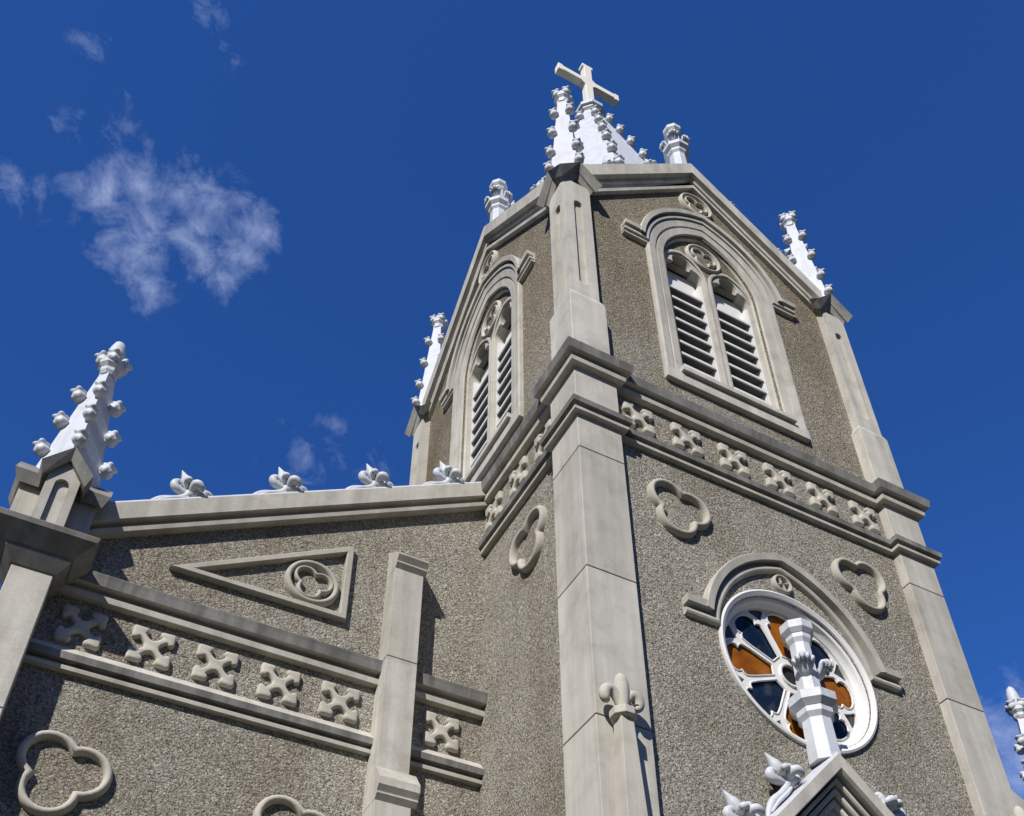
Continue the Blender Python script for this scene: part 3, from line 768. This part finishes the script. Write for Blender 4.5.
    bb.build('pinnacle_base', M_STONE, cb); cap.build('gablet_cap', M_CAPST, cb)
    pinnacle(x, y, 10.35, 12.58, .40, .095, (11.03, 11.56, 12.08), .215, .5, cb)
    if not detailed: return
    # string courses on the aisle
    DZ = -3.735
    for prof, mm in ((UP, UPM), (LO, LOM)):
        s = MB(); s.sweep([(.145, 0), (PU-.05, 0)], [(d, h+DZ) for d, h in prof], lambda u, d_, h: mp(u, -d_, h), mats=mm)
        s.build('string_course', [M_STONE, M_WEATH], church)
    for u in (-4.553, -3.823, -3.12, -2.40, -1.68, -.40):
        put(QUAT, 'quatrefoil_ornament', mp(u, 0, 8.875), church)
    # triangle with a roundel
    tri = [(-3.87,10.02), (-1.755,11.29), (-1.745,10.05)]
    s = MB(); s.sweep(tri[::-1], [(0,-.02), (0,.075), (.012,.085), (.075,.085), (.088,.07), (.088,-.02)], on(mp), closed=True)
    s.build('triangle_moulding', M_ORN, church)
    s = MB(); rc = (-2.215, 10.485)
    s.sweep(circle(rc, .305, 44), roll(.085, .085), on(mp), closed=True)
    s.sweep(trefoil(rc, .115, .135, math.radians(137)), roll(.055, .07), on(mp), closed=True); s.build('roundel', M_ORN, church, smooth=55)
    tref(mp, (-4.315, 7.15), 135); tref(mp, (-2.00, 7.08), 135)
    # middle buttress
    b = MB()
    def prof_n(pr, ua, ub):
        A = b.add([mp(ua, n, z) for n, z in pr]); B = b.add([mp(ub, n, z) for n, z in pr])
        b.face(A); b.face(B)
        for j in range(len(pr)): q = (j+1) % len(pr); b.face([A[j], A[q], B[q], B[j]])
    b.box(mp, -1.262, -.872, -.1, .30, 7.7, 9.525); b.box(mp, -1.262, -.872, -.1, .30, 9.537, 10.95)
    b.box(mp, -1.266, -.846, -.1, .36, 0, 5.6); b.box(mp, -1.266, -.846, -.1, .36, 5.612, 7.54)
    b.cur = 1; b.box(mp, -1.25, -.884, -.1, .29, 7.0, 10.9); b.box(mp, -1.254, -.86, -.1, .35, .1, 7.5); b.cur = 0
    bt = b.build('buttress', [M_STONE, M_JOINT], church, bevel=.006)
    b = MB(); prof_n([(-.05,10.95), (.302,10.95), (.352,11.01), (.352,11.03), (.345,11.035), (.40,11.11), (.40,11.135), (-.05,11.50)], -1.2635, -.842); b.build('buttress_cap', M_STONE, bt)
    b = MB(); prof_n([(-.05,7.54), (.362,7.54), (.41,7.60), (.41,7.62), (.402,7.625), (.45,7.69), (.45,7.785), (.301,7.985), (-.05,7.99)], -1.2675, -.79); b.build('buttress_cap', M_STONE, bt)
    for u in (-3.90, -2.77, -1.61, -.53):
        x_, y_, z_ = mp(u, .08, rake(u)+.21+.395*KS)
        put(LEAF, 'leaf_crocket', (x_, y_, z_), cop, 0, (.86,.95,.92), rot=(0, -math.atan(.585), 0))
aisle(AISLE, True); aisle(AISLE_R, False)

# crockets creeping up the belfry gables
for mp0, Lf in FACES[:2]:
    for s in (-1, 1):
        for f in (.30, .62):
            u = Lf/2+s*f*Lf/2; z = 20.30-.945*abs(u-Lf/2)+.61*1.376
            x, y, z = mp0(u, -.05, z)
            sl = math.atan(.945)
            o = put(LEAF, 'leaf_crocket', (x, y, z), church, 0, .5)
            o.rotation_mode = 'XYZ'
            base = 0 if mp0 is FRONT else PI/2
            o.rotation_euler = Matrix.Rotation(base + (0 if s < 0 else PI), 4, 'Z').to_3x3().to_4x4().__matmul__(Matrix.Rotation(-sl, 4, 'Y')).to_euler()

# ------------------------------------------------------------------ portal gable on the tower front
uc = W/2; ZP = 7.885; SL = 1.0
def chev(zap, ue): return [(uc-ue, zap-ue*SL), (uc, zap), (uc+ue, zap-ue*SL)]
pg = MB(); UE = 2.42
pg.prism([(uc-UE, ZP-.25-UE), (uc, ZP-.25), (uc+UE, ZP-.25-UE), (uc+UE, 0), (uc+1.0, 0), (uc+1.0, 3.2), (uc, 4.4), (uc-1.0, 3.2), (uc-1.0, 0), (uc-UE, 0)], .004, .03, FRONT)
portal = pg.build('portal_gable', M_STONE, church)
m = MB(); m.sweep(chev(ZP-.20, UE), [(0,.0), (0,.25), (.012,.295), (.141,.303), (.141,.004)], on(FRONT)); m.build('gable_coping', M_STONE, portal, bevel=.006)
m = MB(); m.sweep(chev(ZP-.0005, UE), [(0,.004), (0,.29), (.022,.28), (.028,.004)], on(FRONT)); m.build('coping_cap', M_WHITE2, portal)
m = MB()
for i, (d0, d1, n) in enumerate(((-.075, -.035, .19), (-.155, -.105, .14), (-.24, -.18, .09))):
    m.sweep(chev(ZP-.20, UE), [(d0,.0), (d0,n-.02), (d0+.01,n), (d1,n), (d1,.0)], on(FRONT))
m.build('chevron_orders', M_STONE, portal)
finial(FRONT, uc, 7.86, .98, .66, 1.74, parent=portal, dn=.09, name='portal_finial', low=-.02, leaves=(0,2,3), mat=M_WHITE2)
for s in (-1, 1):
    for f in (.66, 1.28, 1.9):
        x, y, z = FRONT(uc+s*f, .15, ZP-f+.05)
        o = put(LEAF, 'leaf_crocket', (x, y, z), portal, 0, .86)
        o.rotation_euler = (Matrix.Rotation(0 if s < 0 else PI, 4, 'Z') @ Matrix.Rotation(-PI/4, 4, 'Y')).to_euler()
    px, py = FRONT(uc+s*2.69, .27, 0)[:2]
    o = MB(); o.lathe((px, py, 0), [(.285, 3.6), (.098, 7.45)], 4, .5)
    o.lathe((px, py, 7.435), [(.10,0), (.135,.02), (.135,.10), (.10,.12)], 8, .5)
    ob = o.build('portal_pinnacle', M_ORN, portal, bevel=.006)
    fl = MB(); q0 = .90
    fl.tube([(px,py,7.53+h*q0) for h in (0, .11, .24, .36, .46, .515)], [r*q0 for r in (.055,.075,.088,.085,.06,.012)], 16, None, sub=3)
    for q in (-1, 1):
        fl.tube([(px+q*a*q0, py, 7.53+h*q0) for a, h in ((0,.02), (.05,.16), (.12,.25), (.19,.24), (.215,.165), (.195,.11), (.165,.12))], [r*q0 for r in (.045,.055,.062,.068,.062,.05,.02)], 14, sub=3)
    fl.build('fleur_de_lis', M_ORN, ob, smooth=60)
scene.cycles.samples = 64; scene.cycles.diffuse_bounces = 2
